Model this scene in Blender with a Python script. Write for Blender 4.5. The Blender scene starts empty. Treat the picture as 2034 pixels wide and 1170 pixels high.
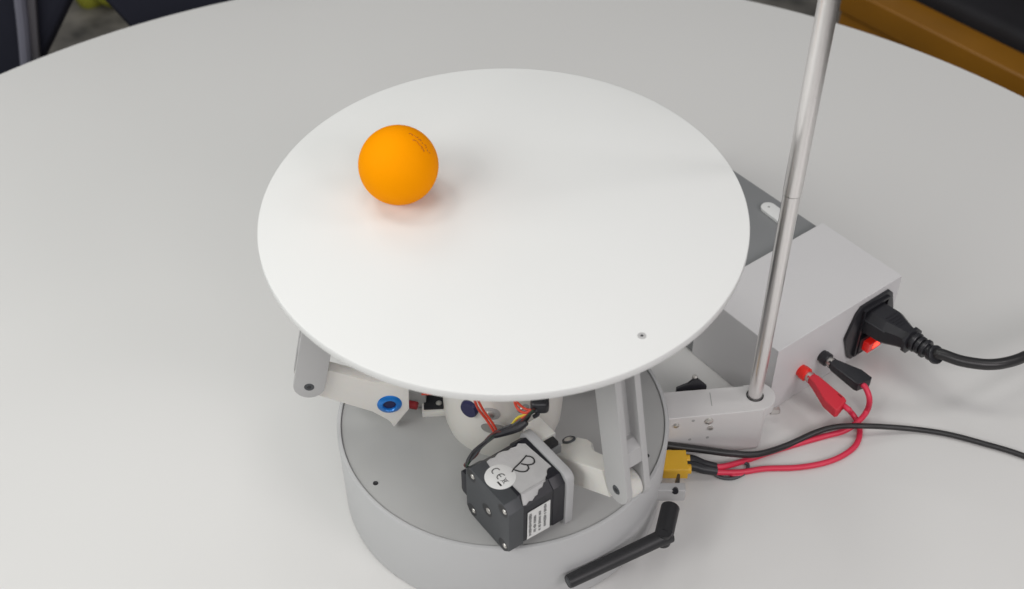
import bpy, bmesh, math, random
from mathutils import Vector, Matrix
random.seed(7)
S = 0.01                       # the numbers below are centimetres
R = math.radians
scn = bpy.context.scene
C = scn.collection

# ------------------------------------------------------------------ camera
F, PITCH, ROLL, CX, CY, CZ = 2518.0, 0.7401, 0.0003, 0.5225, -50.007, 60.76
cd = bpy.data.cameras.new('camera'); cam = bpy.data.objects.new('camera', cd); C.objects.link(cam)
cd.sensor_width = 36; cd.lens = F / 2034 * 36; cd.clip_start = 0.02; cd.clip_end = 50
cam.location = (CX * S, CY * S, CZ * S)
cam.rotation_euler = (math.pi / 2 - PITCH, 0, 0)
cd.dof.use_dof = True; cd.dof.focus_distance = 0.72; cd.dof.aperture_fstop = 12.0
scn.camera = cam
scn.render.resolution_x, scn.render.resolution_y = 1024, 589

def P(px, py, z):              # point of the photograph (full-size pixels) on the level z
    u = (px - 1017) / F; v = (585 - py) / F
    d = Vector((u, math.cos(PITCH) + v * math.sin(PITCH), -math.sin(PITCH) + v * math.cos(PITCH)))
    t = (z - CZ) / d.z
    return Vector((CX, CY, CZ)) + d * t
def PV(px, py, p0, n):         # ... on the plane through p0 with normal n
    u = (px - 1017) / F; v = (585 - py) / F
    d = Vector((u, math.cos(PITCH) + v * math.sin(PITCH), -math.sin(PITCH) + v * math.cos(PITCH)))
    o = Vector((CX, CY, CZ)); n = Vector(n)
    return o + d * ((Vector(p0) - o).dot(n) / d.dot(n))

# ------------------------------------------------------------------ light: room lamps and added fills, grey room around
w = bpy.data.worlds.new('World'); scn.world = w; w.use_nodes = True
w.node_tree.nodes['Background'].inputs[0].default_value = (0.93, 0.97, 1.0, 1)
w.node_tree.nodes['Background'].inputs[1].default_value = 0.119
def lamp(name, loc, target, sx, sy, power, col):
    l = bpy.data.lights.new(name, 'AREA'); l.shape = 'RECTANGLE'; l.size = sx * S; l.size_y = sy * S
    l.energy = power; l.color = col
    o = bpy.data.objects.new(name, l); C.objects.link(o); o.location = Vector(loc) * S
    o.rotation_euler = (Vector(target) - Vector(loc)).to_track_quat('-Z', 'Y').to_euler()
lamp('window_light', (-100, -80, 105), (-8, -4, 5), 80, 60, 9.3, (1, 1, 0.975))
lamp('window_light', (-130, -10, 70), (0, 0, 5), 60, 60, 3.9, (0.98, 1, 0.97))
lamp('ceiling_or_fill_light', (20, -165, 140), (10, 0, 5), 120, 70, 10.6, (1, 0.98, 0.98))  # added broad fill from behind the camera
lamp('ceiling_or_fill_light', (0, 0, 210), (0, 0, 0), 60, 60, 4.4, (1, 1, 0.96))
lamp('ceiling_or_fill_light', (-75, 20, 185), (0, 0, 0), 40, 40, 4.2, (1, 1, 0.96))
lamp('ceiling_or_fill_light', (-110, 60, 150), (-5, 0, 0), 60, 60, 1.4, (0.99, 1, 0.975))
lamp('window_light', (-92, 150, 190), (-25, -5, 0), 80, 65, 4.2, (1, 1, 0.985))
lamp('streak_light', (70, 135, 205), (22, -8, 0), 8, 120, 1.0, (1, 0.98, 0.98))  # added strip, only there for soft reflected streaks on the table
lamp('ceiling_or_fill_light', (115, -110, 100), (22, -6, 5), 60, 60, 7.6, (1, 0.94, 0.95))  # added low fill from the right front
lamp('ceiling_or_fill_light', (125, 4, 125), (5, 0, 12), 32, 32, 2.6, (1, 0.97, 0.965))
scn.view_settings.view_transform = 'Standard'; scn.view_settings.look = 'None'
scn.view_settings.exposure = 0.05; scn.view_settings.gamma = 1
scn.render.engine = 'CYCLES'

# ------------------------------------------------------------------ materials
def mat(name, col, rough=0.5, metal=0, bump=0.0, bscale=40, var=0.0, vscale=6, sss=0, spec=0.5, layers=0.0, coat=0, emit=None, estr=0, rvar=0.0):
    m = bpy.data.materials.new(name); m.use_nodes = True
    nt = m.node_tree; b = nt.nodes['Principled BSDF']; L = nt.links.new
    b.inputs['Base Color'].default_value = (*col, 1); b.inputs['Roughness'].default_value = rough
    b.inputs['Metallic'].default_value = metal; b.inputs['Specular IOR Level'].default_value = spec
    b.inputs['Coat Weight'].default_value = coat; b.inputs['Coat Roughness'].default_value = 0.15
    if sss:
        b.inputs['Subsurface Weight'].default_value = sss; b.inputs['Subsurface Radius'].default_value = (1, .4, .1)
        b.inputs['Subsurface Scale'].default_value = 0.01
    if emit: b.inputs['Emission Color'].default_value = (*emit, 1); b.inputs['Emission Strength'].default_value = estr
    tc = nt.nodes.new('ShaderNodeTexCoord')
    if var or rvar:
        n = nt.nodes.new('ShaderNodeTexNoise'); n.inputs['Scale'].default_value = vscale; n.inputs['Detail'].default_value = 5
        L(tc.outputs['Object'], n.inputs['Vector'])
        if var:
            mx = nt.nodes.new('ShaderNodeMix'); mx.data_type = 'RGBA'
            mx.inputs[6].default_value = (*[c * (1 - var) for c in col], 1); mx.inputs[7].default_value = (*[min(1, c * (1 + var)) for c in col], 1)
            L(n.outputs['Fac'], mx.inputs[0]); L(mx.outputs[2], b.inputs['Base Color'])
        if rvar:
            mr = nt.nodes.new('ShaderNodeMapRange'); mr.inputs[1].default_value = .15; mr.inputs[2].default_value = .85; mr.interpolation_type = 'SMOOTHSTEP'
            mr.inputs[3].default_value = rough - rvar; mr.inputs[4].default_value = rough + rvar
            L(n.outputs['Fac'], mr.inputs[0]); L(mr.outputs[0], b.inputs['Roughness'])
    h = None
    if bump:
        n2 = nt.nodes.new('ShaderNodeTexNoise'); n2.inputs['Scale'].default_value = bscale; n2.inputs['Detail'].default_value = 4
        L(tc.outputs['Object'], n2.inputs['Vector'])
        bp = nt.nodes.new('ShaderNodeBump'); bp.inputs['Strength'].default_value = bump; bp.inputs['Distance'].default_value = 0.0006
        L(n2.outputs['Fac'], bp.inputs['Height']); h = bp
    if layers:                 # the fine horizontal ridges of a printed part
        wv = nt.nodes.new('ShaderNodeTexWave'); wv.bands_direction = 'Z'; wv.inputs['Scale'].default_value = 250; wv.inputs['Distortion'].default_value = 0.3
        L(tc.outputs['Object'], wv.inputs['Vector'])
        b2 = nt.nodes.new('ShaderNodeBump'); b2.inputs['Strength'].default_value = layers; b2.inputs['Distance'].default_value = 0.0002
        L(wv.outputs['Fac'], b2.inputs['Height'])
        if h: L(h.outputs['Normal'], b2.inputs['Normal'])
        h = b2
    if h: L(h.outputs['Normal'], b.inputs['Normal'])
    return m

M = dict(
    table=mat('white_laminate', (.645, .638, .627), .30, rvar=.02, var=.012, vscale=5, spec=.42),
    edge=mat('table_edging', (.45, .45, .44), .5),
    plate=mat('white_acrylic', (.725, .728, .718), .40, var=.012, vscale=14, spec=.4, rvar=.08),
    prt=mat('white_printed_plastic', (.44, .437, .436), .5, layers=.18, var=.03, vscale=25, spec=.4),
    prtw=mat('cream_printed_plastic', (.66, .645, .61), .48, layers=.18, var=.03, vscale=25, sss=.08, spec=.4),
    drum=mat('light_grey_printed_plastic', (.46, .462, .465), .5, layers=.12, var=.035, vscale=18, spec=.4),
    lid=mat('grey_printed_plastic', (.345, .345, .34), .42, bump=.08, bscale=60, var=.05, vscale=20, spec=.45, rvar=.05),
    hub=mat('ivory_printed_plastic', (.64, .62, .58), .45, layers=.15, sss=.08),
    cover=mat('pale_grey_plastic', (.64, .63, .635), .5, layers=.15, var=.02, vscale=12),
    alu=mat('grey_anodised_metal', (.25, .255, .26), .5, .2, var=.04, vscale=30, bump=.03),
    steel=mat('polished_steel', (.82, .80, .79), .28, 1),
    screw=mat('screw_steel', (.62, .60, .57), .38, .9, bump=.1, bscale=200),
    dark=mat('dark_socket', (.02, .02, .022), .5),
    mgrey=mat('dark_grey_coated_metal', (.062, .066, .072), .5, .15, bump=.06, bscale=300, var=.1, vscale=60),
    mblack=mat('black_laminated_steel', (.012, .012, .017), .42, .1, bump=.05, bscale=300),
    mwhite=mat('light_grey_mount_plastic', (.42, .42, .425), .5, layers=.15, var=.03, vscale=25),
    tape=mat('grey_foil_tape', (.47, .465, .465), .6, .05, bump=1.0, bscale=110, var=.13, vscale=90),
    paper=mat('label_paper', (.72, .72, .71), .6),
    ink=mat('black_ink', (.012, .012, .013), .6),
    fadeink=mat('faded_ink', (.12, .12, .12), .6),
    rubber=mat('black_rubber', (.016, .016, .018), .45, bump=.06, bscale=200, rvar=.06, vscale=40),
    blk=mat('black_plastic', (.018, .018, .022), .36, bump=.04, bscale=200),
    blk2=mat('black_cable_sheath', (.020, .019, .020), .38, bump=.05, bscale=150),
    red=mat('red_plastic', (.62, .025, .045), .42, sss=.05),
    clamp=mat('white_printed_clamp_plastic', (.62, .605, .60), .5, layers=.18, var=.03, vscale=25, spec=.4),
    wbrown=mat('brown_red_wire', (.09, .018, .015), .5),
    wgreen=mat('dark_green_wire', (.015, .04, .02), .5),
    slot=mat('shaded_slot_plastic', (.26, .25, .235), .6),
    redd=mat('dark_red_plastic', (.25, .01, .015), .5),
    redc=mat('bright_red_collar', (.85, .02, .012), .35, sss=.1),
    wred=mat('red_silicone_wire', (.66, .03, .075), .4),
    sleeve=mat('black_heat_shrink', (.018, .018, .022), .42, bump=.3, bscale=120),
    yel=mat('yellow_nylon', (.70, .40, .02), .42, sss=.05, bump=.05),
    wyel=mat('yellow_wire', (.62, .5, .05), .5),
    wor=mat('orange_red_wire', (.62, .06, .03), .45),
    blue=mat('blue_anodised_ring', (.01, .17, .55), .28, .35, coat=.3),
    navy=mat('navy_plastic', (.012, .012, .06), .4),
    lit=mat('lit_red_rocker', (.7, .01, .01), .25, emit=(1, .02, .01), estr=.16, coat=.5),
    lamp=mat('red_rocker_glow', (1, .1, .03), .3, emit=(1, .05, .03), estr=1.8),
    ball=mat('orange_celluloid', (1.0, .365, .0), .65, spec=.04, bump=.02, bscale=300),
    mark=mat('faded_brown_print', (.42, .10, .0), .6),
    wood=mat('varnished_orange_wood', (.30, .125, .006), .42, var=.25, vscale=9),
    navyf=mat('navy_fabric', (.008, .009, .020), .9, bump=.3, bscale=300, var=.2),
    blkf=mat('black_fabric', (.010, .009, .012), .75, var=.5, vscale=14, bump=.3, bscale=60),
    hilite=mat('grey_highlight_paint', (.16, .16, .20), .7),
    grey=mat('grey_painted_steel', (.10, .095, .105), .45),
    yelf=mat('yellow_green_fabric', (.33, .33, .03), .85, var=.3, vscale=30),
)
# the ball is a thin shell that lets some light through
_nt = M['ball'].node_tree; _b = _nt.nodes['Principled BSDF']
_t = _nt.nodes.new('ShaderNodeBsdfTranslucent'); _t.inputs[0].default_value = (1, .42, .0, 1)
_m = _nt.nodes.new('ShaderNodeMixShader'); _m.inputs[0].default_value = .18
_nt.links.new(_b.outputs[0], _m.inputs[1]); _nt.links.new(_t.outputs[0], _m.inputs[2])
_nt.links.new(_m.outputs[0], _nt.nodes['Material Output'].inputs[0])
# floor: worn terrazzo with dark joints and blotches
def floor_mat():
    m = bpy.data.materials.new('stone_floor'); m.use_nodes = True; nt = m.node_tree; b = nt.nodes['Principled BSDF']; L = nt.links.new
    tc = nt.nodes.new('ShaderNodeTexCoord'); n = nt.nodes.new('ShaderNodeTexNoise'); n.inputs['Scale'].default_value = 14; n.inputs['Detail'].default_value = 8
    cr = nt.nodes.new('ShaderNodeValToRGB'); cr.color_ramp.elements[0].position = .32; cr.color_ramp.elements[0].color = (.08, .076, .07, 1)
    cr.color_ramp.elements[1].position = .68; cr.color_ramp.elements[1].color = (.30, .275, .245, 1)
    L(tc.outputs['Object'], n.inputs['Vector']); L(n.outputs['Fac'], cr.inputs[0]); L(cr.outputs[0], b.inputs['Base Color']); b.inputs['Roughness'].default_value = .6
    return m
M['floor'] = floor_mat()

# ------------------------------------------------------------------ mesh helpers (cm in, metres out)
def obj(name, bm, m, parent=None, smooth=35, label=None, kind=None):
    bmesh.ops.recalc_face_normals(bm, faces=bm.faces[:])
    me = bpy.data.meshes.new(name)
    o = bpy.data.objects.new(name, me); C.objects.link(o)
    off = Vector((0, 0, 0))
    if parent is not None:
        o.parent = parent; off = world_loc(parent)
    for v in bm.verts: v.co = (v.co * S) - off
    bm.to_mesh(me); bm.free()
    me.materials.append(M[m])
    if smooth:
        for p in me.polygons: p.use_smooth = True
        me.set_sharp_from_angle(angle=R(smooth))
    if label: o['label'] = label
    if kind: o['kind'] = kind
    return o
def world_loc(o):
    v = Vector(o.location)
    while o.parent is not None:
        o = o.parent; v += Vector(o.location)
    return v
def thing(name, label, cat, loc, group=None):
    o = bpy.data.objects.new(name, None); C.objects.link(o); o.location = Vector(loc) * S; o.empty_display_size = .02
    o['label'] = label; o['category'] = cat
    if group: o['group'] = group
    return o
def frame(o, x, y, z):
    m = Matrix.Identity(4)
    for i, a in enumerate((x, y, z)): m.col[i][:3] = Vector(a)[:]
    m.col[3][:3] = Vector(o)[:]
    return m
def basis(axis, origin, up=(0, 0, 1)):
    z = Vector(axis).normalized(); u = Vector(up)
    if abs(z.dot(u)) > .98: u = Vector((1, 0, 0))
    x = u.cross(z).normalized(); y = z.cross(x)
    return frame(origin, x, y, z)
def N(): return bmesh.new()
def bevel(bm, faces_from, r, seg=2, ang=30):
    es = [e for e in bm.edges if e.index >= 0 and len(e.link_faces) == 2 and e.calc_face_angle(0) > R(ang) and any(f.index >= faces_from or f.index == -1 for f in e.link_faces)]
    if r > 0: bmesh.ops.bevel(bm, geom=es, offset=r, segments=seg, affect='EDGES', profile=.6)
def merge(dst, src, mtx=None):
    if mtx is not None: src.transform(mtx)
    me = bpy.data.meshes.new('tmp'); src.to_mesh(me); src.free(); dst.from_mesh(me); bpy.data.meshes.remove(me)
def box(bm, c, s, mtx=None, r=0.05, seg=2):
    b = N(); bmesh.ops.create_cube(b, size=1)
    for v in b.verts: v.co = Vector((v.co.x * s[0] + c[0], v.co.y * s[1] + c[1], v.co.z * s[2] + c[2]))
    if r: bmesh.ops.bevel(b, geom=b.edges[:], offset=r, segments=seg, affect='EDGES', profile=.6)
    merge(bm, b, mtx); return bm
def prism(bm, pts, z0, z1, mtx=None, r=0.04, seg=2, holes=()):
    b = N()
    vs = [b.verts.new((p[0], p[1], z0)) for p in pts]
    f = b.faces.new(vs)
    ex = bmesh.ops.extrude_face_region(b, geom=[f]); 
    for v in ex['geom']:
        if isinstance(v, bmesh.types.BMVert): v.co.z = z1
    bmesh.ops.recalc_face_normals(b, faces=b.faces[:])
    if r:
        es = [e for e in b.edges if abs(e.verts[0].co.z - e.verts[1].co.z) < 1e-6]
        bmesh.ops.bevel(b, geom=es, offset=r, segments=seg, affect='EDGES', profile=.6)
    bmesh.ops.triangulate(b, faces=[f for f in b.faces if len(f.verts) > 4])
    merge(bm, b, mtx); return bm
def ringprism(bm, outer, inner, z0, z1, mtx=None):   # both loops the same length
    b = N(); n = len(outer)
    A = [b.verts.new((*p[:2], z1)) for p in outer]; B = [b.verts.new((*p[:2], z1)) for p in inner]
    A2 = [b.verts.new((*p[:2], z0)) for p in outer]; B2 = [b.verts.new((*p[:2], z0)) for p in inner]
    for i in range(n):
        j = (i + 1) % n
        b.faces.new((A[i], A[j], B[j], B[i])); b.faces.new((A2[j], A2[i], B2[i], B2[j]))
        b.faces.new((A[j], A[i], A2[i], A2[j])); b.faces.new((B[i], B[j], B2[j], B2[i]))
    merge(bm, b, mtx); return bm
def lathe(bm, prof, mtx=None, n=48):                 # prof: (radius, z)
    b = N(); rings = []
    for r, z in prof:
        if r < 1e-6: rings.append([b.verts.new((0, 0, z))])
        else: rings.append([b.verts.new((r * math.cos(2 * math.pi * i / n), r * math.sin(2 * math.pi * i / n), z)) for i in range(n)])
    for a, c in zip(rings, rings[1:]):
        for i in range(n):
            j = (i + 1) % n
            if len(a) == 1 and len(c) == 1: continue
            if len(a) == 1: b.faces.new((a[0], c[i], c[j]))
            elif len(c) == 1: b.faces.new((a[i], a[j], c[0]))
            else: b.faces.new((a[i], a[j], c[j], c[i]))
    merge(bm, b, mtx); return bm
def smoothpath(pts, k=8):
    pts = [Vector(p) for p in pts]; out = []
    P_ = [pts[0] * 2 - pts[1]] + pts + [pts[-1] * 2 - pts[-2]]
    for i in range(1, len(P_) - 2):
        a, b, c, d = P_[i - 1:i + 3]
        for j in range(k):
            t = j / k
            out.append(.5 * ((2 * b) + (c - a) * t + (2 * a - 5 * b + 4 * c - d) * t * t + (3 * b - a - 3 * c + d) * t ** 3))
    out.append(pts[-1]); return out
def tube(bm, pts, r, n=12, k=8, cap=True):
    pts = smoothpath(pts, k) if k else [Vector(p) for p in pts]
    rs = r if callable(r) else (lambda t: r)
    b = N(); prev = None; x = None; rings = []
    for i, p in enumerate(pts):
        t = (pts[min(i + 1, len(pts) - 1)] - pts[max(i - 1, 0)]).normalized()
        if x is None:
            x = t.orthogonal().normalized()
        x = (x - t * x.dot(t)).normalized(); y = t.cross(x); rr = rs(i / (len(pts) - 1))
        rings.append([b.verts.new(p + (x * math.cos(2 * math.pi * q / n) + y * math.sin(2 * math.pi * q / n)) * rr) for q in range(n)])
    for a, c in zip(rings, rings[1:]):
        for i in range(n): j = (i + 1) % n; b.faces.new((a[i], a[j], c[j], c[i]))
    if cap: b.faces.new(rings[0][::-1]); b.faces.new(rings[-1])
    merge(bm, b); return bm
def arc(cx, cy, r, a0, a1, n=10):
    return [(cx + r * math.cos(R(a0 + (a1 - a0) * i / n)), cy + r * math.sin(R(a0 + (a1 - a0) * i / n))) for i in range(n + 1)]
def socket_screw(parent, p, axis, r=.27, h=.12, m='screw', name='screw', hexr=.5):
    mt = basis(axis, p)
    bm = N(); lathe(bm, [(0, h - .1), (r * hexr, h - .1), (r * hexr, h), (r * .92, h), (r, h - .03), (r, -.1)], mt, 24)
    o = obj(name, bm, m, parent)
    return o
def pan_screw(parent, p, axis, r=.27, h=.13, m='screw', name='screw', rot=0):
    mt = basis(axis, p) @ Matrix.Rotation(rot, 4, 'Z'); bm = N()
    lathe(bm, [(0, h), (r * .5, h * .92), (r * .85, h * .6), (r, .0), (r, -.05)], mt, 24)
    o = obj(name, bm, m, parent)
    return o

# ------------------------------------------------------------------ the setting
FZ = -73
bm = N(); b = bmesh.ops.create_grid(bm, x_segments=1, y_segments=1, size=600)
for v in bm.verts: v.co.z = FZ
obj('floor', bm, 'floor', None, 0, kind='structure')

T = thing('round_table', 'large round white laminate table that carries the ball balancing rig', 'table', (-1.62, 4.13, FZ))
Tc = Vector((-1.62, 4.13, 0)); TR = 59.52
bm = N(); lathe(bm, [(0, 0), (TR - 1, 0), (TR - .25, 0), (TR, -.18), (TR, -.25)], Matrix.Translation(Tc), 256)
lathe(bm, [(TR - .02, -.25), (TR - .02, -2.3), (TR - .3, -2.5), (0, -2.5)], Matrix.Translation(Tc), 256)
obj('tabletop', bm, 'table', T, 30)
bm = N(); lathe(bm, [(TR - .05, -.26), (TR + .06, -.3), (TR + .06, -2.25), (TR - .05, -2.3)], Matrix.Translation(Tc), 256)
obj('edge_band', bm, 'edge', T)
bm = N(); lathe(bm, [(4, -2.5), (4, FZ + 2)], Matrix.Translation(Tc), 40); obj('pedestal', bm, 'grey', T)
bm = N(); lathe(bm, [(4, FZ + 3.5), (28, FZ + 1.6), (30, FZ + .2), (30, FZ)], Matrix.Translation(Tc), 64); obj('base', bm, 'grey', T)

# chairs behind the table, upper left
def chair(label, quad, group, leg=True):
    YB = 68                    # the back stands upright on this line
    q = [PV(px, py, (0, YB, 0), (0, 1, 0)) for px, py in quad]      # lower left, lower right, upper right, upper left
    cx = sum(p.x for p in q) / 4; wd = max(p.x for p in q) - min(p.x for p in q)
    def ext(a_, b_, z): t = (z - a_.z) / (b_.z - a_.z); return a_ + (b_ - a_) * t
    pl = [ext(q[3], q[0], -24), ext(q[2], q[1], -24), ext(q[1], q[2], 14), ext(q[0], q[3], 14)]
    T_ = thing('dark_chair', label, 'chair', (cx, YB - 20, FZ), group)
    bm = N()
    prism(bm, [(p.x, p.z) for p in pl], -2.2, 2.2, frame((0, YB, 0), (1, 0, 0), (0, 0, 1), (0, -1, 0)), r=1.3, seg=4)
    obj('backrest', bm, 'navyf', T_)
    bm = N(); box(bm, (cx, YB - 24, -30), (wd * .9, 42, 7), r=2.5, seg=4); obj('seat', bm, 'navyf', T_)
    for sx in (-1, 1):
        for y in (YB - 1, YB - 40):
            bm = N(); tube(bm, [(cx + sx * wd * .36, y, -30), (cx + sx * wd * .40, y, FZ)], 1.2, k=0); obj('leg', bm, 'grey', T_)
    if leg:                    # grey upright on the left chair; the paler tube is a painted highlight
        Y2 = YB - 2.6
        g_ = [PV(x, y, (0, Y2, 0), (0, 1, 0)) for x, y in ((52, 100), (79, 100), (72, 0), (48, 0))]
        ge = [ext(g_[3], g_[0], -23), ext(g_[2], g_[1], -23), ext(g_[1], g_[2], 13), ext(g_[0], g_[3], 13)]
        bm = N(); prism(bm, [(p.x, p.z) for p in ge], -.4, .4, frame((0, Y2, 0), (1, 0, 0), (0, 0, 1), (0, -1, 0)), r=.2); obj('back_upright', bm, 'grey', T_)
        pp = [PV(x, y, (0, Y2 - .5, 0), (0, 1, 0)) for x, y in ((36, -60), (40, 0), (45, 45), (50, 100), (53, 140))]
        bm = N(); tube(bm, pp, .62, 10); obj('highlight_strip', bm, 'hilite', T_)
    return T_
chair('navy chair with a grey upright at the upper left corner, behind the table edge', [(-120, 120), (98, 100), (146, 0), (-120, 0)], 'dark chairs behind the table')
chair('plain navy chair behind the table, right of the strip of stone floor', [(263, 38), (560, 38), (560, 0), (228, 0)], 'dark chairs behind the table', False)
# yellow-green cloth bag on the floor between the chairs
g0 = P(212, 2, FZ)
bm = N(); bmesh.ops.create_icosphere(bm, subdivisions=4, radius=1)
for v in bm.verts:
    k = 1 + .12 * math.sin(5 * v.co.x + 3 * v.co.z) + .08 * math.sin(9 * v.co.y)
    v.co = Vector((v.co.x * 6 * k, v.co.y * 12 * k, max(v.co.z, -.5) * 7 * k)) + g0 + Vector((0, 6, 3.4))
o = obj('cloth_bag', bm, 'yelf'); o['label'] = 'small yellow green cloth bag on the floor between the two navy chairs'; o['category'] = 'bag'

# wooden bench, upper right
u = Vector((10.9, -13.8, 0)).normalized(); nv = Vector((-u.y, u.x, 0)); nv = -nv if nv.y > 0 else nv   # towards the table
e0 = Vector((56.8, 108, -28)); mid = e0 + u * 12
Bn = thing('wooden_bench', 'orange brown wooden bench with a black seat pad beyond the table, upper right', 'bench', (mid.x, mid.y, FZ))
mB = frame(mid, u, -nv, (0, 0, 1))     # x along, y away from table
bm = N(); box(bm, (7, -2.5, -2.0), (56, 5, 4), mB, r=.5, seg=3); obj('top_rail', bm, 'wood', Bn)
bm = N(); box(bm, (7, -3.3, -9.6), (56, 2.2, 10.8), mB, r=.4, seg=3); obj('front_board', bm, 'wood', Bn)
bm = N(); box(bm, (9, 19, -1.5), (51, 37, 7), mB, r=1.6, seg=4); obj('seat_pad', bm, 'blkf', Bn)
for sx in (-14, 32):
    for y in (-2, 34):
        bm = N(); box(bm, (sx, y, -30.0), (4, 2.1 if y < 0 else 4, 30), mB, r=.3); obj('leg', bm, 'wood', Bn)
# a dark rucksack on the bench
rk = mid + u * 3 - nv * 22
bm = N(); bmesh.ops.create_icosphere(bm, subdivisions=4, radius=1)
for v in bm.verts:
    k = 1 + .07 * math.sin(4 * v.co.x + 5 * v.co.y) + .05 * math.sin(11 * v.co.z)
    x, y, z = [math.copysign(abs(c) ** .7, c) for c in v.co]
    v.co = mB @ Vector((x * 15 * k + 4, y * 9 * k + 22, z * 8 * k + 9.5))
o = obj('rucksack', bm, 'blkf'); o['label'] = 'soft black rucksack lying on the wooden bench, upper right corner'; o['category'] = 'rucksack'

# ------------------------------------------------------------------ ball balancing rig
RG = thing('ball_balancing_rig', 'ball balancing rig: round white plate on printed crank legs above a low grey drum', 'machine', (0, 0, 0))
RD, HD = 9.68, 5.70
bm = N(); lathe(bm, [(0, .02), (RD - .4, .02), (RD - .1, .1), (RD, HD - .12), (RD - .04, HD - .03), (RD - .12, HD), (RD - .22, HD), (RD - .25, HD - .03), (RD - .26, HD - .35), (0, HD - .35)], None, 160)
obj('base_drum', bm, 'drum', RG, 40)
bm = N(); lathe(bm, [(0, HD - .1), (RD - .31, HD - .1), (RD - .28, HD - .12), (RD - .275, HD - .34)], None, 160)
LID = obj('drum_lid', bm, 'lid', RG, 40)
ZL = HD - .1
for q in ((746, 960), (1285, 905)):
    p = P(*q, ZL); bm = N()
    lathe(bm, [(0, .012), (.06, .012), (.08, .03), (.14, .03), (.15, 0)], Matrix.Translation(p), 20); obj('lid_screw', bm, 'dark', LID)
# round plate, slightly tilted
pn = Vector((-.0053, -.0418, 1)).normalized(); pc = Vector((.10, 0, 20.909)); RP = 12.29
mP = frame(pc, Vector((1, 0, .0053)).normalized(), pn.cross(Vector((1, 0, .0053)).normalized()), pn)
bm = N(); lathe(bm, [(0, 0), (RP - .05, 0), (RP - .015, -.012), (RP, -.04), (RP, -.44), (RP - .02, -.47), (RP - .3, -.48), (0, -.46)], mP, 200)
PL = obj('plate', bm, 'plate', RG, 50)
ps = PV(1275, 667, pc, pn)
bm = N(); lathe(bm, [(0, -.02), (.07, -.02), (.09, .008), (.17, .01), (.21, .002), (.21, -.02)], frame(ps, mP.col[0][:3], mP.col[1][:3], pn), 28)
obj('plate_screw', bm, 'prt', PL)
bm = N(); lathe(bm, [(0, .02), (.065, .02), (.07, .012)], frame(ps, mP.col[0][:3], mP.col[1][:3], pn), 18); obj('screw_socket', bm, 'dark', PL)

# hub in the middle of the lid
bm = N(); lathe(bm, [(3.25, ZL), (3.38, ZL + .5), (3.45, ZL + 1.5), (3.5, ZL + 4.2), (3.5, 13.2), (3.3, 13.5), (0, 13.5)], None, 96)
HB = obj('central_hub', bm, 'hub', RG)
def hubpt(deg, z, r=3.5): return Vector((r * math.cos(R(deg)), r * math.sin(R(deg)), z))
def hubn(deg): return Vector((math.cos(R(deg)), math.sin(R(deg)), 0))
def hubdisc(deg, z, rx, rz, m, name, h=.05):
    b = N(); mt = basis(hubn(deg), hubpt(deg, z, 3.47)) @ Matrix.Diagonal((rx, rz, 1, 1)); lathe(b, [(0, h), (.9, h), (1, h * .5), (1, -.3)], mt, 32)
    return obj(name, b, m, HB)
hubdisc(-120.5, 9.45, .52, .58, 'navy', 'rubber_plug', .25)
hubdisc(-100, 9.45, .5, .5, 'lid', 'screw_recess', .03)
pan_screw(HB, hubpt(-101.5, 9.4, 3.52), hubn(-101), .27, .14)
hubdisc(-71, 9.7, .36, .36, 'lid', 'screw_recess', .03)
pan_screw(HB, hubpt(-71, 9.7, 3.52), hubn(-71), .24, .14)
# oval cable slot in the hub
b = N(); n = 28
def slotp(i, k, r):
    t = 2 * math.pi * i / n; c, s = math.cos(t), math.sin(t)
    a = -98 + (math.copysign(abs(c) ** .75, c)) * 13.5 * k; z = 8.3 + s * .46 * k
    return hubpt(a, z, r)
v0 = [b.verts.new(slotp(i, 1, 3.54)) for i in range(n)]; v1 = [b.verts.new(slotp(i, .86, 3.55)) for i in range(n)]
for i in range(n): b.faces.new((v0[i], v0[(i + 1) % n], v1[(i + 1) % n], v1[i]))
obj('slot_rim', b, 'hub', HB)
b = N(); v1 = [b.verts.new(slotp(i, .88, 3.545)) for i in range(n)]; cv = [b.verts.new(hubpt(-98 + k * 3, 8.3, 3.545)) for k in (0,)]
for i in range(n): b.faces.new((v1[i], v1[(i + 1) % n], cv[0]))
obj('cable_slot', b, 'slot', HB)

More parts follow.
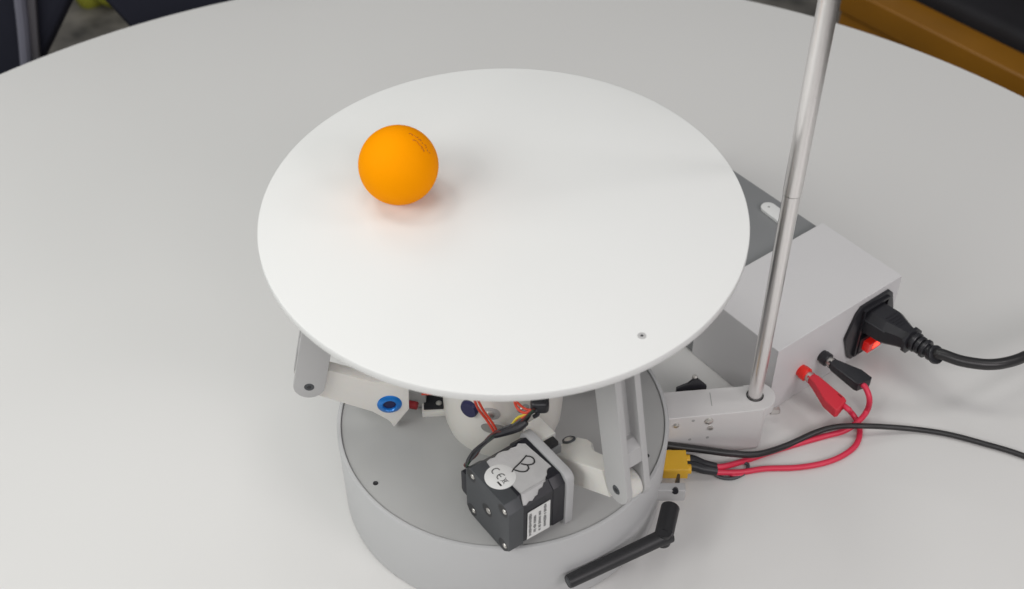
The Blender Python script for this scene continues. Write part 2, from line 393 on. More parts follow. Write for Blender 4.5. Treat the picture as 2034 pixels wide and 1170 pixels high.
PH = .631
O0 = Vector((-.78, -8.62, 5.75 + 1.93)); AX = Vector((math.cos(PH), math.sin(PH), 0)); DD = Vector((math.sin(PH), -math.cos(PH), 0)); Z = Vector((0, 0, 1))
def legframe(deg):
    m = Matrix.Rotation(R(deg), 3, 'Z')
    return m @ O0, m @ AX, m @ DD
H = 1.93; CH = .48
def oct_(h, c): return [(-h + c, -h), (h - c, -h), (h, -h + c), (h, h - c), (h - c, h), (-h + c, h), (-h, h - c), (-h, -h + c)]
def leg(deg, pin, front):
    O, ax, d = legframe(deg)
    mA = frame(O, d, Z, ax)                       # local: x = outwards, y = up, z = along the motor axis
    W = lambda a, x, y: O + ax * a + d * x + Z * y
    # --- motor
    bm = N(); prism(bm, oct_(H - .03, CH), .95, 2.85, mA, r=0); MT = obj('motor', bm, 'mblack', RG, 25)
    bm = N(); prism(bm, oct_(H, CH * .9), 0, .95, mA, r=.05); obj('rear_cap', bm, 'mgrey', MT, 30)
    bm = N(); prism(bm, oct_(H, CH * .9), 2.85, 3.62, mA, r=.05); obj('front_cap', bm, 'mblack', MT, 30)
    for sx in (-1, 1):
        for sy in (-1, 1):
            mt = frame(W(0, sx * 1.42, sy * 1.42), d, Z, -ax)
            bm = N(); lathe(bm, [(0, .004), (.36, .004), (.40, .004), (.41, -.02)], mt, 24); obj('screw_well', bm, 'dark', MT)
            bm = N(); lathe(bm, [(0, .02), (.06, .02), (.08, .04), (.13, .035), (.16, .0), (.16, -.02)], frame(W(0, sx * 1.42 + .15, sy * 1.42 + .05), d, Z, -ax), 20); obj('screw', bm, 'screw', MT)
    mt = frame(W(0, 0, 0), d, Z, -ax)
    bm = N(); lathe(bm, [(0, .004), (.42, .004), (.43, -.02)], mt, 28); obj('bearing_well', bm, 'dark', MT)
    bm = N(); lathe(bm, [(0, .03), (.17, .03), (.19, 0), (.19, -.02)], frame(W(0, .12, .05), d, Z, -ax), 24); obj('shaft_end', bm, 'screw', MT)
    bm = N(); prism(bm, [(-2.42, -.62), (-2.3, -.78), (-1.8, -.78), (-1.8, .95), (-2.3, .95), (-2.42, .8)], .02, 1.1, mA, r=.04); obj('cable_socket', bm, 'mblack', MT, 30)
    # --- mount plate and the block behind it
    bm = N(); h = H + .12
    prism(bm, arc(h - .5, h - .5, .5, 0, 90, 6) + arc(-h + .5, h - .5, .5, 90, 180, 6) + arc(-h + .1, -h + .1, .1, 180, 270, 3) + arc(h - .3, -h + .3, .3, 270, 360, 5), 3.64, 4.14, mA, r=.05)
    MP = obj('motor_mount', bm, 'mwhite', RG, 30)
    if not front:
        bm = N(); box(bm, (-1.75, .75, 4.72), (1.5, 1.8, 1.1), mA, r=.08)
        box(bm, (-1.75, -1.2, 4.72), (1.5, 1.4, 1.1), mA, r=.08)
        obj('mount_block', bm, 'prtw', MP, 30)
        # dark slot between the block and the arm
        bm = N(); box(bm, (-.75, .95, 4.62), (.5, 1.2, .9), mA, r=.05); obj('slot_gap', bm, 'dark', MP, 30)
        bm = N(); box(bm, (-.62, .3, 4.7), (.45, 1.9, 1.0), mA, r=.05); obj('slot_plate', bm, 'alu', MP, 30)
    # --- crank arm
    px, py = pin; L_ = math.hypot(px, py); e = Vector((px, py)) / L_; q = Vector((-e.y, e.x))
    def A2(u_, v_): return (e.x * u_ + q.x * v_, e.y * u_ + q.y * v_)
    bm = N()
    if front:
        out = [(-1.15, 1.25), (-1.08, -.45), (-.12, -1.9), (.05, -1.45), (.22, -1.2), (1.0, -.45)] + [A2(L_ - .4, -.82)] + [A2(L_ + x, y) for x, y in arc(0, 0, .82, -75, 90, 8)] + [A2(L_ - .75, 1.25), A2(1.6, 1.35), (.1, 1.75), (-.8, 1.62)]
        prism(bm, out, 5.47, 6.22, mA, r=.08)
    else:
        ev = d * e.x + Z * e.y; qv = d * q.x + Z * q.y
        mU = frame(O, ev, -ax, qv)                # seen from above: x along the arm, -y along the axis
        prism(bm, [(-.35, -4.75), (-.75, -4.95), (-.8, -6.3), (-.55, -6.72), (.2, -6.85), (.75, -6.75), (1.25, -6.4), (1.7, -6.25), (L_ - .25, -6.19), (L_ - .25, -5.48), (L_ - .86, -5.48), (L_ - .98, -5.1)], -.82, .82, mU, r=.12, seg=3)
        prism(bm, [A2(L_ - .6, -.78)] + [A2(L_ + x, y) for x, y in arc(0, 0, .78, -90, 90, 10)] + [A2(L_ - .6, .78)], 5.47, 6.2, mA, r=.08)
    AR = obj('crank_arm', bm, 'prtw', RG, 30)
    if front:
        mt = mA @ Matrix.Translation((0, .1, 6.22))
        bm = N(); lathe(bm, [(.36, -.12), (.36, .1), (.42, .16), (.58, .12), (.7, .03), (.7, -.05)], mt, 40); obj('bearing_ring', bm, 'blue', AR, 50)
        bm = N(); lathe(bm, [(0, .005), (.37, .005)], mt, 30); obj('bearing_bore', bm, 'navy', AR)
        pan_screw(AR, W(5.6, -.35, 1.6), Z, .26, .12)
    else:
        qn = (d * -e.y + Z * e.x).normalized()
        tp = PV(1130, 874, W(5, *A2(0, .84)), qn)
        pan_screw(AR, tp, qn, .3, .12)
        bm = N(); lathe(bm, [(.27, .05), (.3, .1), (.38, .05), (.38, -.1)], basis(qn, tp), 28); obj('screw_rim', bm, 'mgrey', AR)
    # --- link from the pin up to the plate
    a0, a1 = 5.05, 6.62
    wu = Vector((-.225, 1)).normalized(); wv = Vector((wu.y, -wu.x)); top = (19.9 - 7.68 - py) / wu.y
    def LK(u_, v_): return (px + wv.x * u_ + wu.x * v_, py + wv.y * u_ + wu.y * v_)
    hw = .86
    cheek = [LK(x, y) for x, y in arc(0, 0, hw, 180, 360, 12)] + [LK(hw, top), LK(-hw, top)]
    bm = N()
    prism(bm, cheek, a0, a0 + .38, mA, r=.06); prism(bm, cheek, a1 - .38, a1, mA, r=.06)
    # web and the cross bars between the two cheeks
    prism(bm, [LK(x, y) for x, y in ((-.25, 2.0), (.1, 2.0), (.1, top), (-.25, top))], a0 + .3, a1 - .3, mA, r=0)
    cb = (top - 2.2)
    prism(bm, [LK(x, y) for x, y in ((-hw + .05, 1.5), (hw - .05, 1.7), (hw - .05, 2.6), (hw - .5, 3.0), (-hw + .05, 3.1))], a0 + .3, a1 - .3, mA, r=.03)
    prism(bm, [LK(x, y) for x, y in ((-hw + .05, top - 1.2), (hw - .05, top - 1.2), (hw - .05, top), (-hw + .05, top))], a0 + .3, a1 - .3, mA, r=.03)
    LN = obj('link', bm, 'prt', RG, 30)
    for a, s in ((a0, -1), (a1, 1)):
        p = W(a, px, py); mt = basis(ax * s, p)
        bm = N(); lathe(bm, [(0, .015), (.13, .015), (.15, .03), (.25, .03), (.28, .0), (.28, -.1)], mt, 24); obj('pivot_screw', bm, 'mgrey', LN)
        bm = N(); lathe(bm, [(0, .022), (.12, .022), (.13, .0)], mt, 6); obj('hex_socket', bm, 'dark', LN)
    # hanger under the plate
    bm = N(); tx, ty = LK(0, top)
    ct = W((a0 + a1) / 2, tx, ty)
    prism(bm, [(tx - 1.9, ty - .3), (tx - 1.0, ty - 1.1), (tx - .9, ty - 2.0), (tx - .6, ty - 1.2), (tx + .4, ty - .9), (tx + .9, ty - .1), (tx + .9, ty + .35 ), (tx - 1.9, ty + .35)], a0 + .42, a1 - .42, mA, r=.04)
    obj('hanger', bm, 'prtw', PL, 30)
    return O, ax, d, mA, W, MT

O, ax, d, mA, W, MT = leg(0, (4.28, 2.26), False)
OA, axA, dA, mAA, WA, MTA = leg(-120, (4.27, 2.40), True)
leg(120, (4.28, 2.26), False)

# ---- what sticks to the top of the near motor
ZT = H
def top(a, x, h=0): return O + ax * a + d * x + Z * (ZT + h)
def poly(bm, pts, z0, z1, mt=None, r=0): return prism(bm, pts, z0, z1, mt, r=r)
mTop = frame(O + Z * ZT, d, ax, Z) ; mTop = frame(O + Z * ZT, ax, d, -Z)  # local x = a, y = d, z down
tp = [(.95, -1.34), (1.2, -1.38), (1.45, -1.31), (1.75, -1.44), (2.04, -1.40), (2.29, -1.28), (2.5, -1.33), (2.79, -1.25), (3.0, -1.36), (3.14, -1.25), (3.31, -1.12), (3.33, -.7), (3.37, -.32), (3.42, .3), (3.47, .91), (3.3, .9), (3.12, .99), (2.98, 1.2), (2.8, 1.3), (2.65, 1.5)]
bt = N()
sl = [(2.65, 1.5), (2.25, 1.5), (1.69, 1.5), (1.2, 1.5), (1.13, 1.38), (1.11, .74), (.9, .2), (.85, -.7)]
prism(bt, [(x, y) for x, y in tp + sl[1:]], -.026, -.004, mTop)
# flap over the chamfer
cdir = (d - Z).normalized(); cn = (d + Z).normalized()
mCh = frame(O + Z * H + d * (H - CH), ax, cdir, cn)
prism(bt, [(2.66, -.06), (1.13, -.06), (1.02, .3), (.96, .56), (1.12, .6), (1.34, .5), (1.52, .56), (1.75, .44), (1.92, .42), (2.1, .22), (2.35, .2), (2.5, .05)], .012, .034, mCh)
obj('foil_tape', bt, 'tape', MT, 20)
# the handwritten B
def strokes(pts_list, r, h, m, name, parent, f=None, n=8, k=6):
    b = N()
    for pts in pts_list: tube(b, [f(*p) for p in pts], r, 6, k)
    return obj(name, b, m, parent)
topf = lambda a, x: top(a, x, .03)
strokes([[(1.60, .02), (1.85, -.12), (2.3, -.24), (2.88, -.44)], [(2.80, -.45), (3.0, -.25), (3.04, -.02), (2.92, .18), (2.7, .19), (2.45, .02), (2.32, -.16)], [(2.32, -.14), (2.5, .08), (2.46, .3), (2.25, .4), (2.0, .27), (1.8, -.02)]], .042, 0, 'ink', 'handwritten_letter', MT, topf)
# round sticker with CE and the crossed-out bin
b = N(); mS = frame(top(.93, -.1, 0), d, ax, Z)
lathe(b, [(0, .042), (.80, .042), (.82, .03), (.82, .0)], mS, 48); obj('round_sticker', b, 'paper', MT)
sf = lambda x, y: mS @ Vector((x, y, .044))
CE = [[(x, y) for x, y in [(-.42 + .17 * math.cos(R(t)) - .0, .02 + .21 * math.sin(R(t))) for t in range(70, 291, 20)]],
      [(x, y) for x, y in [(.03 + .17 * math.cos(R(t)), .02 + .21 * math.sin(R(t))) for t in range(70, 291, 20)]], [(-.13, .02), (.06, .02)]]
strokes(CE, .026, 0, 'ink', 'ce_mark', MT, sf, k=2)
bin_ = [[(.22, .2), (.52, -.16)], [(.52, .2), (.22, -.16)], [(.26, .14), (.48, .14)], [(.28, .14), (.32, -.1)], [(.46, .14), (.42, -.1)], [(.32, -.1), (.42, -.1)]]
strokes(bin_, .012, 0, 'ink', 'crossed_bin_mark', MT, sf, k=0)
b = N(); prism(b, [(.2, -.36), (.54, -.36), (.54, -.27), (.2, -.27)], .03, .05, mS, r=0); obj('bar_mark', b, 'ink', MT)
# paper label on the outer side
mL = frame(O + d * H, ax, Z, d) ; mL = frame(O + d * H, ax, Z, d)
b = N(); prism(b, [(1.17, -1.34), (2.65, -1.42), (2.65, .86), (1.2, .84)], .0, .03, mL, r=0); obj('paper_label', b, 'paper', MT)
b = N(); rnd = random.Random(3)
for i, x in enumerate((1.36, 1.66, 1.98, 2.32)):     # four lines of print too small to read, running upwards
    y = -1.15 + (.1 if i % 2 else 0); end = (.6, .35, .55, .75)[i]
    while y < end:
        wl = rnd.uniform(.05, .11); wd = rnd.uniform(.07, .10)
        prism(b, [(x - wd, y), (x + wd, y), (x + wd * rnd.uniform(.5, 1), y + wl), (x - wd, y + wl)], .03, .034, mL, r=0)
        y += wl + (.10 if rnd.random() < .15 else .028)
obj('label_print', b, 'fadeink', MT)['kind'] = 'stuff'

# wiring round the hub and into the near motor
b = N(); pA = P(922, 932, 8.6); 
bundle = [W(.7, -2.15, .8), P(926, 926, 9.0), P(940, 902, 9.3), P(960, 878, 9.5), P(988, 861, 9.8), P(1020, 850, 10.2), P(1042, 835, 10.6), P(1065, 812, 11.6)]
rw = random.Random(11)
for i in range(6):
    b = N(); o1 = [Vector((rw.uniform(-.15, .15), rw.uniform(-.08, .08), rw.uniform(-.13, .13))) for _ in bundle]
    tube(b, [p + v for p, v in zip(bundle, o1)], .062, 8); obj('wire', b, ('sleeve', 'blk2', 'wbrown', 'sleeve', 'mgrey', 'wgreen')[i], RG)
b = N(); tube(b, [P(978, 866, 9.55), P(1000, 858, 9.85), P(1030, 848, 10.3), P(1046, 838, 10.6)], lambda t: .16 + .10 * math.sin(t * 3), 10); obj('wire_sleeve', b, 'sleeve', RG)
b = N(); tube(b, [P(940, 788, 12), P(950, 812, 10.6), P(968, 836, 9.6), P(984, 862, 8.9)], .075, 8); obj('wire', b, 'wor', RG)
b = N(); tube(b, [P(946, 788, 12), P(960, 815, 10.6), P(978, 840, 9.6), P(990, 862, 9.0)], .075, 8); obj('wire', b, 'wor', RG)
b = N(); tube(b, [P(1020, 782, 12), P(1026, 808, 11.2), P(1042, 820, 11), P(1064, 812, 11.4)], .08, 8); obj('wire', b, 'wor', RG)
b = N(); tube(b, [P(1018, 782, 12.2), P(1030, 802, 11.5), P(1050, 814, 11.2), P(1070, 806, 11.5)], .07, 8); obj('wire', b, 'wor', RG)
b = N(); tube(b, [P(1072, 808, 11.4), P(1048, 822, 11), P(1028, 830, 10.5), P(1014, 848, 9.9)], .075, 8); obj('wire', b, 'wyel', RG)
b = N(); tube(b, [P(1066, 812, 11.4), P(1044, 826, 10.9), P(1026, 838, 10.3)], .06, 8); obj('wire', b, 'wor', RG)
pc_ = P(1072, 802, 11.4)
b = N(); box(b, pc_, (1.0, .9, .8), Matrix.Identity(4), r=.3, seg=4); obj('wire_connector', b, 'blk', RG)
b = N(); tube(b, [P(1070, 806, 11.3), P(1068, 822, 11), P(1060, 828, 10.8)], .12, 8); obj('wire', b, 'blk', RG)
b = N(); tube(b, [P(835, 776, 8.0), P(875, 783, 8.2), P(905, 793, 9.0), P(926, 802, 9.6)], .08, 8); obj('wire', b, 'blk2', RG)
b = N(); tube(b, [P(838, 783, 7.6), P(870, 782, 8.0), P(900, 788, 9.0), P(935, 790, 10.2)], .07, 8); obj('wire', b, 'wor', RG)
# square black socket in a white frame on the lid
sq = P(863, 828, ZL); mq = frame((sq.x, sq.y, ZL), (.998, .06, 0), (-.06, .998, 0), Z)
b = N(); box(b, (0, .95, .2), (1.42, 1.9, .42), mq, r=.05); SK = obj('switch_housing', b, 'prtw', RG, 20)
b = N(); box(b, (-.02, 1.0, .42), (1.14, 1.6, .16), mq, r=.03); obj('switch_body', b, 'mblack', SK)
pan_screw(SK, mq @ Vector((.28, .62, .5)), Z, .19, .08)
b = N(); tube(b, [P(812, 803, 6.6), P(829, 806, 6.6)], .24, 12, k=0); obj('terminal_cap', b, 'redd', RG)
b = N(); box(b, P(824, 795, 6.3) + Vector((0, .8, 0)), (1.3, 1.6, 1.2), r=.08); obj('terminal_block', b, 'lid', RG)

# ------------------------------------------------------------------ orange ball
bz = 20.909 + .0053 * (-5.125 - .1) + .0418 * 1.06
bc = Vector((-5.125, 1.059, bz)) + pn * 2.003
BL = thing('table_tennis_ball', 'orange table tennis ball with worn print resting on the round white plate', 'ball', bc - pn * 2.0)
bm = N(); bmesh.ops.create_uvsphere(bm, u_segments=96, v_segments=64, radius=2)
for v in bm.verts: v.co += bc
obj('ball_shell', bm, 'ball', BL, 180)
# a curved row of worn print near the top
cdir0 = (Vector((CX, CY, CZ)) - bc).normalized()
rt = Vector((1, 0, 0)); up_ = cdir0.cross(rt) * 1; up_ = up_ if up_.z > 0 else -up_
def onball(px, py, r=2.004):
    u_ = (px - 791.5) / 79 ; v_ = (328 - py) / 79
    q = math.sqrt(max(0, 1 - u_ * u_ - v_ * v_)); n_ = (rt * u_ + up_ * v_ + cdir0 * q).normalized(); return bc + n_ * r
b = N(); rr = random.Random(5)
for ring, (a0_, a1_, rad) in enumerate(((20, 68, 66), (28, 60, 58))):
    a_ = a0_
    while a_ < a1_:
        st = rr.uniform(1.5, 4.0); 
        pts = [onball(791.5 + (rad + rr.uniform(-2, 2)) * math.cos(R(a_ + j * st / 3)), 328 - (rad + rr.uniform(-2, 2)) * math.sin(R(a_ + j * st / 3))) for j in range(4)]
        tube(b, pts, .019, 5, k=2); a_ += st + rr.uniform(.8, 2)
obj('worn_print', b, 'mark', BL)

# ------------------------------------------------------------------ rod holder
HZ = 3.6
rb = P(1499.5, 786, HZ); rx, ry = rb.x, rb.y
RS = thing('rod_stand', 'upright polished steel rod standing in a white printed clamp block beside the drum', 'stand', (rx, ry, 0))
fl = P(1363, 829, HZ); fr = P(1517, 814, HZ); rl = P(1327, 778, HZ); rr_ = P(1478, 766, HZ)
fdir = (fr - fl).normalized(); rdir = (rr_ - rl).normalized()
fl2 = fl - fdir * 2.3; rl2 = rl - rdir * 1.6
bm = N()
prism(bm, [(fl2.x, fl2.y), (fr.x, fr.y), (fr.x + .25, fr.y + .3), (fr.x + .35, fr.y + 1.2), (rr_.x + .6, rr_.y + .1), (rr_.x, rr_.y), (rl2.x, rl2.y)], 0.02, HZ, None, r=.1, seg=3)
prism(bm, arc(rx + .1, ry + .05, 1.17, -96, 78, 20) + [(rx - .1, ry + .98), (rx - .6, ry + .9), (rx - .9, ry - .6)], HZ - .8, HZ + .01, None, r=.08, seg=3)
BK = obj('clamp_block', bm, 'clamp', RS, 30)
fn = Vector((fdir.y, -fdir.x, 0))
def fp(px, py): return PV(px, py, fl, fn)
pan_screw(BK, fp(1343, 845), fn, .2, .12, name='screw'); pan_screw(BK, fp(1408, 836), fn, .28, .16)
b = N(); lathe(b, [(.0, .12), (.17, .12), (.17, -.1)], basis(fn - Z * .2, fp(1411, 849)), 6); obj('hex_nut', b, 'screw', BK)
for q in ((1377, 836), (1370, 873), (1405, 869)):
    b = N(); lathe(b, [(0, .005), (.1, .005), (.12, -.02)], basis(fn, fp(*q)), 14); obj('screw_hole', b, 'lid', BK)
b = N(); lathe(b, [(0, .3), (.2, .3), (.24, .24), (.24, -.3)], basis(Vector((1, .1, 0)), P(1539, 816, .9)), 6); obj('hex_nut', b, 'screw', BK)
b = N(); box(b, P(1412, 793, HZ) + Vector((0, 0, .0)), (.05, 1.1, .02), r=0); obj('seam', b, 'lid', BK)
# black tapered foot with a steel tip behind the block
k0 = P(1345, 775, HZ); k1 = P(1405, 769, HZ); kt = P(1381, 752, HZ)
kd = (k1 - k0).normalized(); kn = Vector((-kd.y, kd.x, 0))
kap = PV(1381, 751, k0 + kn * .3, kn)
mk = frame(k0 + kn * .12, kd, Z, -kn); lk = (k1 - k0).length; xa = (kap - k0).dot(kd); za = kap.z - HZ
b = N(); prism(b, [(0, -HZ + .02), (lk, -HZ + .02), (lk, -.05), (xa + .17, za), (xa - .17, za), (xa - .45, za - .3), (.0, -.02)], -.18, 0, mk, r=.02)
obj('wedge_foot', b, 'blk', RS, 20)
pan_screw(RS, kap + kn * .1 - Z * .03, Z, .18, .16)
# rod: two tubes with a joint
ZJ = 19.3
def rodx(z): return rx + (z - HZ) * -.003
RL, RU = .445, .51
b = N(); tube(b, [(rodx(HZ - 1), ry, HZ - 1), (rodx(ZJ), ry, ZJ)], lambda t: .43 + .05 * t, 40, k=0); obj('lower_tube', b, 'steel', RS, 40)
b = N(); tube(b, [(rodx(ZJ + .06), ry, ZJ + .06), (rodx(44), ry - .4, 44)], RU, 40, k=0); obj('upper_tube', b, 'steel', RS, 40)
b = N(); tube(b, [(rodx(ZJ), ry, ZJ - .02), (rodx(ZJ), ry, ZJ + .08)], RL - .04, 32, k=0); obj('joint_gap', b, 'dark', RS, 40)
b = N(); lathe(b, [(RL + .01, .02), (RL + .09, .02), (RL + .09, .03), (RL + .01, .03)], Matrix.Translation((rodx(HZ), ry, HZ + .012)), 40); obj('rod_socket', b, 'dark', RS)

# ------------------------------------------------------------------ power supply
Bp = Vector((16.905, 5.122, 0)); th = .6546
E1 = Vector((math.cos(th), math.sin(th), 0)); E2 = Vector((-E1.y, E1.x, 0)); HBx = 5.667; L1 = 11.586; L2 = 6.937
PS = thing('power_supply', 'grey metal power supply with a pale plastic end cover holding a mains inlet', 'power supply', Bp + E1 * L1 / 2 + E2 * L2 / 2)
mX = frame(Bp, E1, E2, Z)
bm = N()
prism(bm, [(0, 0), (L1, 0), (L1, L2), (0, L2)], .02, HBx, mX, r=.09, seg=3)
CV = obj('end_cover', bm, 'cover', PS, 30)
bm = N(); box(bm, (L1 / 2, L2 + 7.4, 2.6), (L1 - .08, 14.9, 5.0), mX, r=.06); obj('metal_case', bm, 'alu', PS, 30)
# oblong lug on the case with a screw hole
la = P(1527, 412, 5.3); lb = P(1560, 437, 5.3); ld = (lb - la).normalized()
b = N(); mt = frame((la.x, la.y, 5.1), ld, Vector((-ld.y, ld.x, 0)), Z); l_ = (lb - la).length
prism(b, arc(0, 0, .55, 90, 270, 12) + arc(l_, 0, .55, -90, 90, 12), 0, .25, mt, r=.05); obj('mounting_lug', b, 'plate', PS, 30)
b = N(); lathe(b, [(0, .255), (.09, .255), (.1, .24)], mt, 16); obj('lug_hole', b, 'lid', PS)
# inlet: hexagonal flange, on the face towards the camera (outward -E2)
mI = frame(Bp, E1, Z, -E2)           # local x = along the face, y = up, z = out
ix, iy = 8.95, 2.85
hexo = [(ix - 1.35, iy + 2.35), (ix + 1.35, iy + 2.35), (ix + 1.75, iy + 1.95), (ix + 2.35, iy + .1), (ix + 2.35, iy - .1), (ix + 1.6, iy - 2.1), (ix + 1.3, iy - 2.4), (ix - 1.3, iy - 2.4), (ix - 1.6, iy - 2.1), (ix - 2.35, iy - .1), (ix - 2.35, iy + .1), (ix - 1.75, iy + 1.95)]
b = N(); prism(b, hexo, 0.0, .22, mI, r=.06); IN = obj('mains_inlet', b, 'blk', PS, 30)
b = N(); ringprism(b, [(ix - 1.25, iy - 2.05), (ix + 1.25, iy - 2.05), (ix + 1.25, iy + 2.05), (ix - 1.25, iy + 2.05)], [(ix - 1.1, iy - 1.9), (ix + 1.1, iy - 1.9), (ix + 1.1, iy + 1.9), (ix - 1.1, iy + 1.9)], .2, .42, mI); obj('inlet_rim', b, 'blk', IN, 20)
b = N(); prism(b, [(ix - 1.0, iy - 1.75), (ix + 1.0, iy - 1.75), (ix + 1.0, iy - .55), (ix - 1.0, iy - .55)], .2, .5, mI, r=.04)
obj('switch_frame', b, 'blk', IN)
b = N(); prism(b, [(.45, -.0), (.95, .0), (1.0, .8), (.8, .88), (.45, .8)], -.7, .7, frame(mI @ Vector((ix, iy - 1.65, 0)), -E2, Z, E1), r=.1, seg=3); obj('rocker_switch', b, 'lit', IN)
b = N(); prism(b, [(-.35, .3), (.35, .3), (.25, .75), (-.25, .75)], .93, 1.02, frame(mI @ Vector((ix + .1, iy - 1.7, 0)), E1, Z, -E2), r=.03); obj('switch_lamp', b, 'lamp', IN)
# binding posts
def post(s, z, m, name_label):
    mt = frame(mI @ Vector((s, z, 0)), E1, Z, -E2); b = N()
    lathe(b, [(0, .62), (.40, .62), (.47, .56), (.47, .2), (.42, .12), (.42, 0)], mt, 24); o_ = obj('binding_post', b, m, PS, 40, name_label)
    b = N(); lathe(b, [(.3, .62), (.3, .85), (.0, .85)], mt, 20); obj('contact_sleeve', b, 'screw', o_)
    return mt
mR = post(2.67, 2.37, 'redc', 'bright red binding post'); mK = post(4.62, 2.5, 'blk', 'black binding post')

# ------------------------------------------------------------------ mains cord
iz = iy + .86
PC = thing('mains_cord', 'black mains cord with moulded plug pushed into the inlet and running off right', 'power cord', mI @ Vector((ix, iz, .4)))
mPl = frame(mI @ Vector((ix, iz, .3)), E1, Z, -E2) @ Matrix.Rotation(R(-5), 4, 'X') @ Matrix.Diagonal((1.1, 1.15, 1.06, 1))
def ring_(w_, h_, c_): return [(w_ - c_, -h_), (w_, -h_ + c_), (w_, h_ - c_ * 1.6), (w_ - c_ * 1.6, h_), (-w_ + c_ * 1.6, h_), (-w_, h_ - c_ * 1.6), (-w_, -h_ + c_), (-w_ + c_, -h_)]
def loft(bm, secs, mt):
    b = N(); rg = []
    for z_, pts in secs: rg.append([b.verts.new((p[0], p[1], z_)) for p in pts])
    n_ = len(rg[0])
    for a, c in zip(rg, rg[1:]):
        for i in range(n_): j = (i + 1) % n_; b.faces.new((a[i], a[j], c[j], c[i]))
    b.faces.new(rg[0][::-1]); b.faces.new(rg[-1]); merge(bm, b, mt); return bm
b = N()
loft(b, [(0, ring_(1.02, .78, .25)), (1.35, ring_(1.02, .78, .25)), (1.5, ring_(.98, .74, .25)), (2.4, ring_(.66, .6, .2)), (2.75, ring_(.60, .56, .2)), (2.8, ring_(.78, .66, .25)), (3.0, ring_(.78, .66, .25)), (3.05, ring_(.5, .5, .18)), (3.2, ring_(.48, .48, .18))], mPl)
PG = obj('plug', b, 'blk', PC, 30)
for i in range(5):
    b = N(); box(b, (0, .79 - i * .035, 1.05 + i * .22 + .2), (.9 - i * .1, .05, .07), mPl, r=.02); obj('grip_rib', b, 'blk', PG)
b = N(); box(b, (-1.03, .35, .95), (.05, .07, 1.5), mPl, r=.02); obj('moulded_ridge', b, 'mgrey', PG)
c0 = mPl @ Vector((0, 0, 3.1))
pth = [c0, mPl @ Vector((0, -.02, 3.8)), mPl @ Vector((0, -.06, 4.6)), P(1868, 703, 4.35), P(1910, 717, 4.25), P(1960, 724, 4.1), P(2000, 720, 4.0), P(2040, 706, 3.8), P(2110, 668, 3.2), P(2240, 600, 1.6), P(2380, 520, .42), P(2500, 440, .42)]
b = N(); tube(b, pth, .36, 20, 10); obj('cord', b, 'blk2', PC)
sp = smoothpath(pth, 10)
for i, (k, rr2) in enumerate(((2, .66), (7, .60), (12, .64), (17, .52), (22, .60))):
    p = sp[k]; t = (sp[k + 1] - sp[k - 1]).normalized(); mt = basis(t, p); h_ = .14 if i != 3 else .12
    b = N(); lathe(b, [(.3, -h_), (rr2 - .05, -h_), (rr2, -h_ + .05), (rr2, h_ - .05), (rr2 - .05, h_), (.3, h_)], mt, 20); obj('strain_relief_ring', b, 'blk', PG)
b = N(); tube(b, [sp[i] for i in range(0, 26)], lambda t: .44 - .05 * t, 16, k=0); obj('strain_relief', b, 'blk', PG)

# ------------------------------------------------------------------ low-voltage lead: two banana plugs, red wires, yellow connector
LD = thing('banana_plug_lead', 'lead with one red and one black banana plug, red wires and a yellow connector', 'cable', (13, 1, 0))
def banana(mt, m, lab, sgn, drop, k=1.0):
    # neck, then a flat grip that widens to one side and is cut off square
    out = [(.27, .78), (.29, 1.05), (.36, 1.2), (.40, 3.5), (.32, 3.75), (-.62, 4.0), (-.82, 3.9), (-.82, 2.9), (-.6, 2.25), (-.36, 1.5), (-.28, 1.05), (-.27, .78)]
    out = [(x * sgn, .78 + (z - .78) * k) for x, z in out]
    b = N(); prism(b, [(x, z) for x, z in out], -.36, .36, None, r=.09, seg=3)
    for v in b.verts: x, z, y = v.co; v.co = Vector((x, y * (1 if z > 1.3 else .8) + drop * (z - .8), z))
    b.transform(mt); return obj('banana_plug', b, m, LD, 35, lab)
bR = banana(mR, 'red', 'red banana plug', 1, -.12, .94)
bK = banana(mK, 'blk', 'black banana plug', -1, -.02, .85)
eR = mR @ Vector((.12, -.34, 3.72)); eK = mK @ Vector((.1, -.06, 3.5))
for mt_, o_ in ((mR, bR), (mK, bK)):
    b = N(); lathe(b, [(.31, 0), (.34, .0), (.34, .08), (.31, .08)], mt_ @ Matrix.Translation((0, 0, .84)), 20); obj('metal_band', b, 'screw', o_)
b = N(); box(b, (.22, .07, 3.1), (.07, .12, .32), mR, r=.02); obj('plug_latch', b, 'redd', bR)
b = N(); tube(b, [mR @ Vector((.1, -.32, 3.4)), eR + (-E2) * .3, P(1686, 814, .9), P(1700, 832, .3), P(1708, 856, .16), P(1700, 884, .16), P(1672, 906, .16), P(1632, 921, .16), P(1580, 929, .16), P(1520, 931, .16), P(1470, 938, .18), P(1424, 938, .45), P(1410, 935, .6)], .185, 12, 8); obj('wire', b, 'wred', LD)
b = N(); tube(b, [mK @ Vector((.1, -.05, 3.1)), eK + (-E2) * .1, P(1727, 793, 1.9), P(1722, 816, .8), P(1704, 838, .62), P(1676, 856, .3), P(1640, 866, .16), P(1590, 880, .16), P(1530, 898, .16), P(1480, 915, .2), P(1440, 926, .5), P(1412, 928, .7)], .19, 12, 8); obj('wire', b, 'wred', LD)
b = N(); tube(b, [P(1412, 936, .3), P(1430, 948, .12), P(1456, 950, .12), P(1478, 940, .12), P(1486, 925, .14), P(1478, 918, .2)], .11, 10, 8); obj('short_loop', b, 'mgrey', LD)  # thin dark curve lying beside the red wires
b = N(); tube(b, [P(1412, 930, .45), P(1440, 938, .2), P(1465, 945, .14), P(1484, 934, .14)], .13, 10, 8); obj('short_loop', b, 'wred', LD)
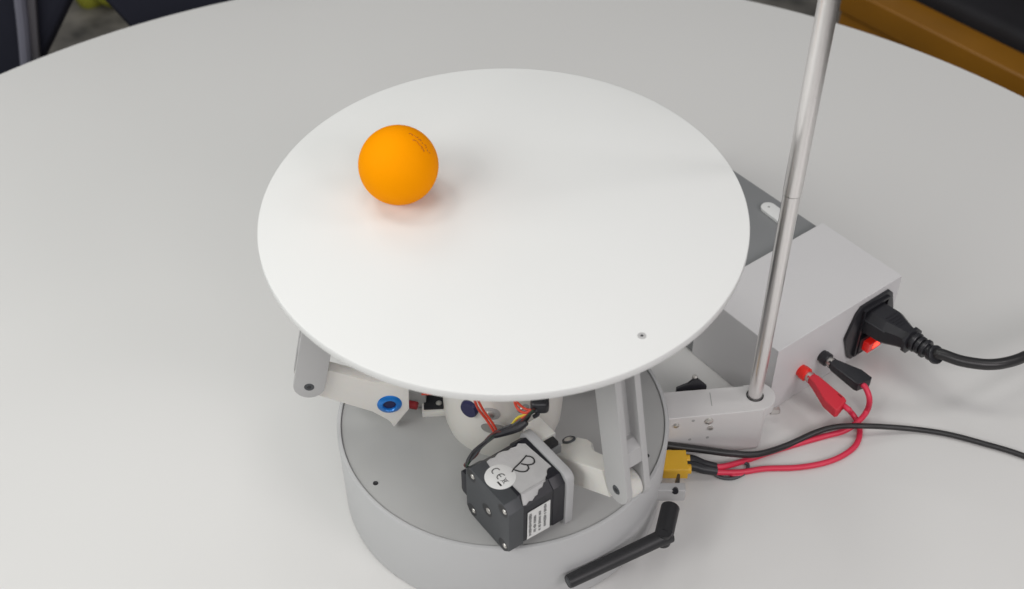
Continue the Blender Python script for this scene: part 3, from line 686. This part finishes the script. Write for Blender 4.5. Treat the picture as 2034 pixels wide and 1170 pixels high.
for dy, dz in ((.22, .0), (-.24, .0)):
    b = N(); tube(b, [P(1358, 918, .85) + Vector((0, dy * 1.1, dz)), P(1378, 920, .85) + Vector((0, dy, dz)), P(1398, 927, .75) + Vector((0, dy * .8, dz)), P(1422, 932, .55) + Vector((0, dy * .6, 0))], lambda t: .34 - .05 * t, 12); obj('heat_shrink', b, 'sleeve', LD)
xc = P(1340, 922, 1.0)
b = N(); prism(b, [(-.9, -.65), (-.65, -.8), (.75, -.8), (.75, .8), (-.65, .8), (-.9, .65)], -.42, .42, frame((xc.x - .02, xc.y, 1.0), (1, 0, 0), (0, 1, 0), Z), r=.08, seg=3); XT = obj('yellow_connector', b, 'yel', LD)
for s in (-1, 1):
    b = N(); tube(b, [(xc.x + .7, xc.y + s * .38, 1.0), (xc.x + .95, xc.y + s * .38, 1.0)], .3, 12, k=0); obj('connector_collar', b, 'yel', XT)

# ------------------------------------------------------------------ black cable across the table
pts = [P(1285, 876, 1.5), P(1330, 885, 1.4), P(1400, 894, 1.25), P(1455, 901, 1.0), P(1505, 902, .6), P(1560, 886, .3), P(1620, 859, .5), P(1660, 848, .75), P(1705, 846, .95), P(1760, 848, .6), P(1820, 853, .25), P(1880, 862, .22), P(1950, 880, .22), P(2040, 908, .22), P(2200, 975, .22), P(2400, 1080, .22)]
b = N(); tube(b, pts, lambda t: .25 - .07 * min(1, t * 2.2), 14, 10); o = obj('black_cable', b, 'blk2'); o['label'] = 'thin black cable crossing over the red wires and running off to the right edge'; o['category'] = 'cable'

# ------------------------------------------------------------------ antenna
az = 2.5
ta = P(1341, 984, 2.6)
wa = math.atan2(ta.y, ta.x)
AN = thing('antenna', 'black hinged rubber antenna bent round the foot of the drum', 'antenna', (ta.x, ta.y, 0))
AN_b = P(1331, 1010, az); AN_h = P(1318, 1066, az); AN_t = P(1128, 1156, az + .1)
dn = (AN_h - AN_b).normalized()
b = N(); tube(b, [AN_b - dn * .15, AN_b, AN_b + dn * .2, AN_h - dn * .35, AN_h - dn * .1], lambda t: .46 + .08 * min(1, t * 8), 24, k=2); obj('antenna_base', b, 'rubber', AN, 50)
b = N(); tube(b, [AN_h + Vector((0, 0, -.5)), AN_h + Vector((0, 0, .5))], .44, 24, k=0); obj('hinge', b, 'rubber', AN, 50)
dt = (AN_t - AN_h).normalized()
b = N(); L_ = (AN_t - AN_h).length
tube(b, [AN_h - dt * .46, AN_h - dt * .4, AN_h + dt * .3, AN_h + dt * .35, AN_h + dt * L_ * .5, AN_t - dt * .12, AN_t], lambda t: .36 if t < .05 else (.54 - .17 * t if t < .97 else .36), 24, k=0); WP = obj('whip', b, 'rubber', AN, 50)
b = N(); lathe(b, [(0, .03), (.2, .03), (.24, 0)], basis(dt, AN_t), 20); obj('tip_cap', b, 'mgrey', WP)
b = N(); dr = Vector((math.cos(wa), math.sin(wa), 0))
box(b, (ta.x - dr.x * .5, ta.y - dr.y * .5 + .25, 2.4), (2.2, .62, 1.0), Matrix.Identity(4), r=.12, seg=3)
obj('antenna_tab', b, 'prt', RG, 30)
b = N(); tube(b, [P(1341, 976, 2.85), P(1345, 960, 2.3), P(1348, 944, 1.6)], lambda t: .2 - .1 * t, 10); obj('antenna_lead', b, 'blk', AN)
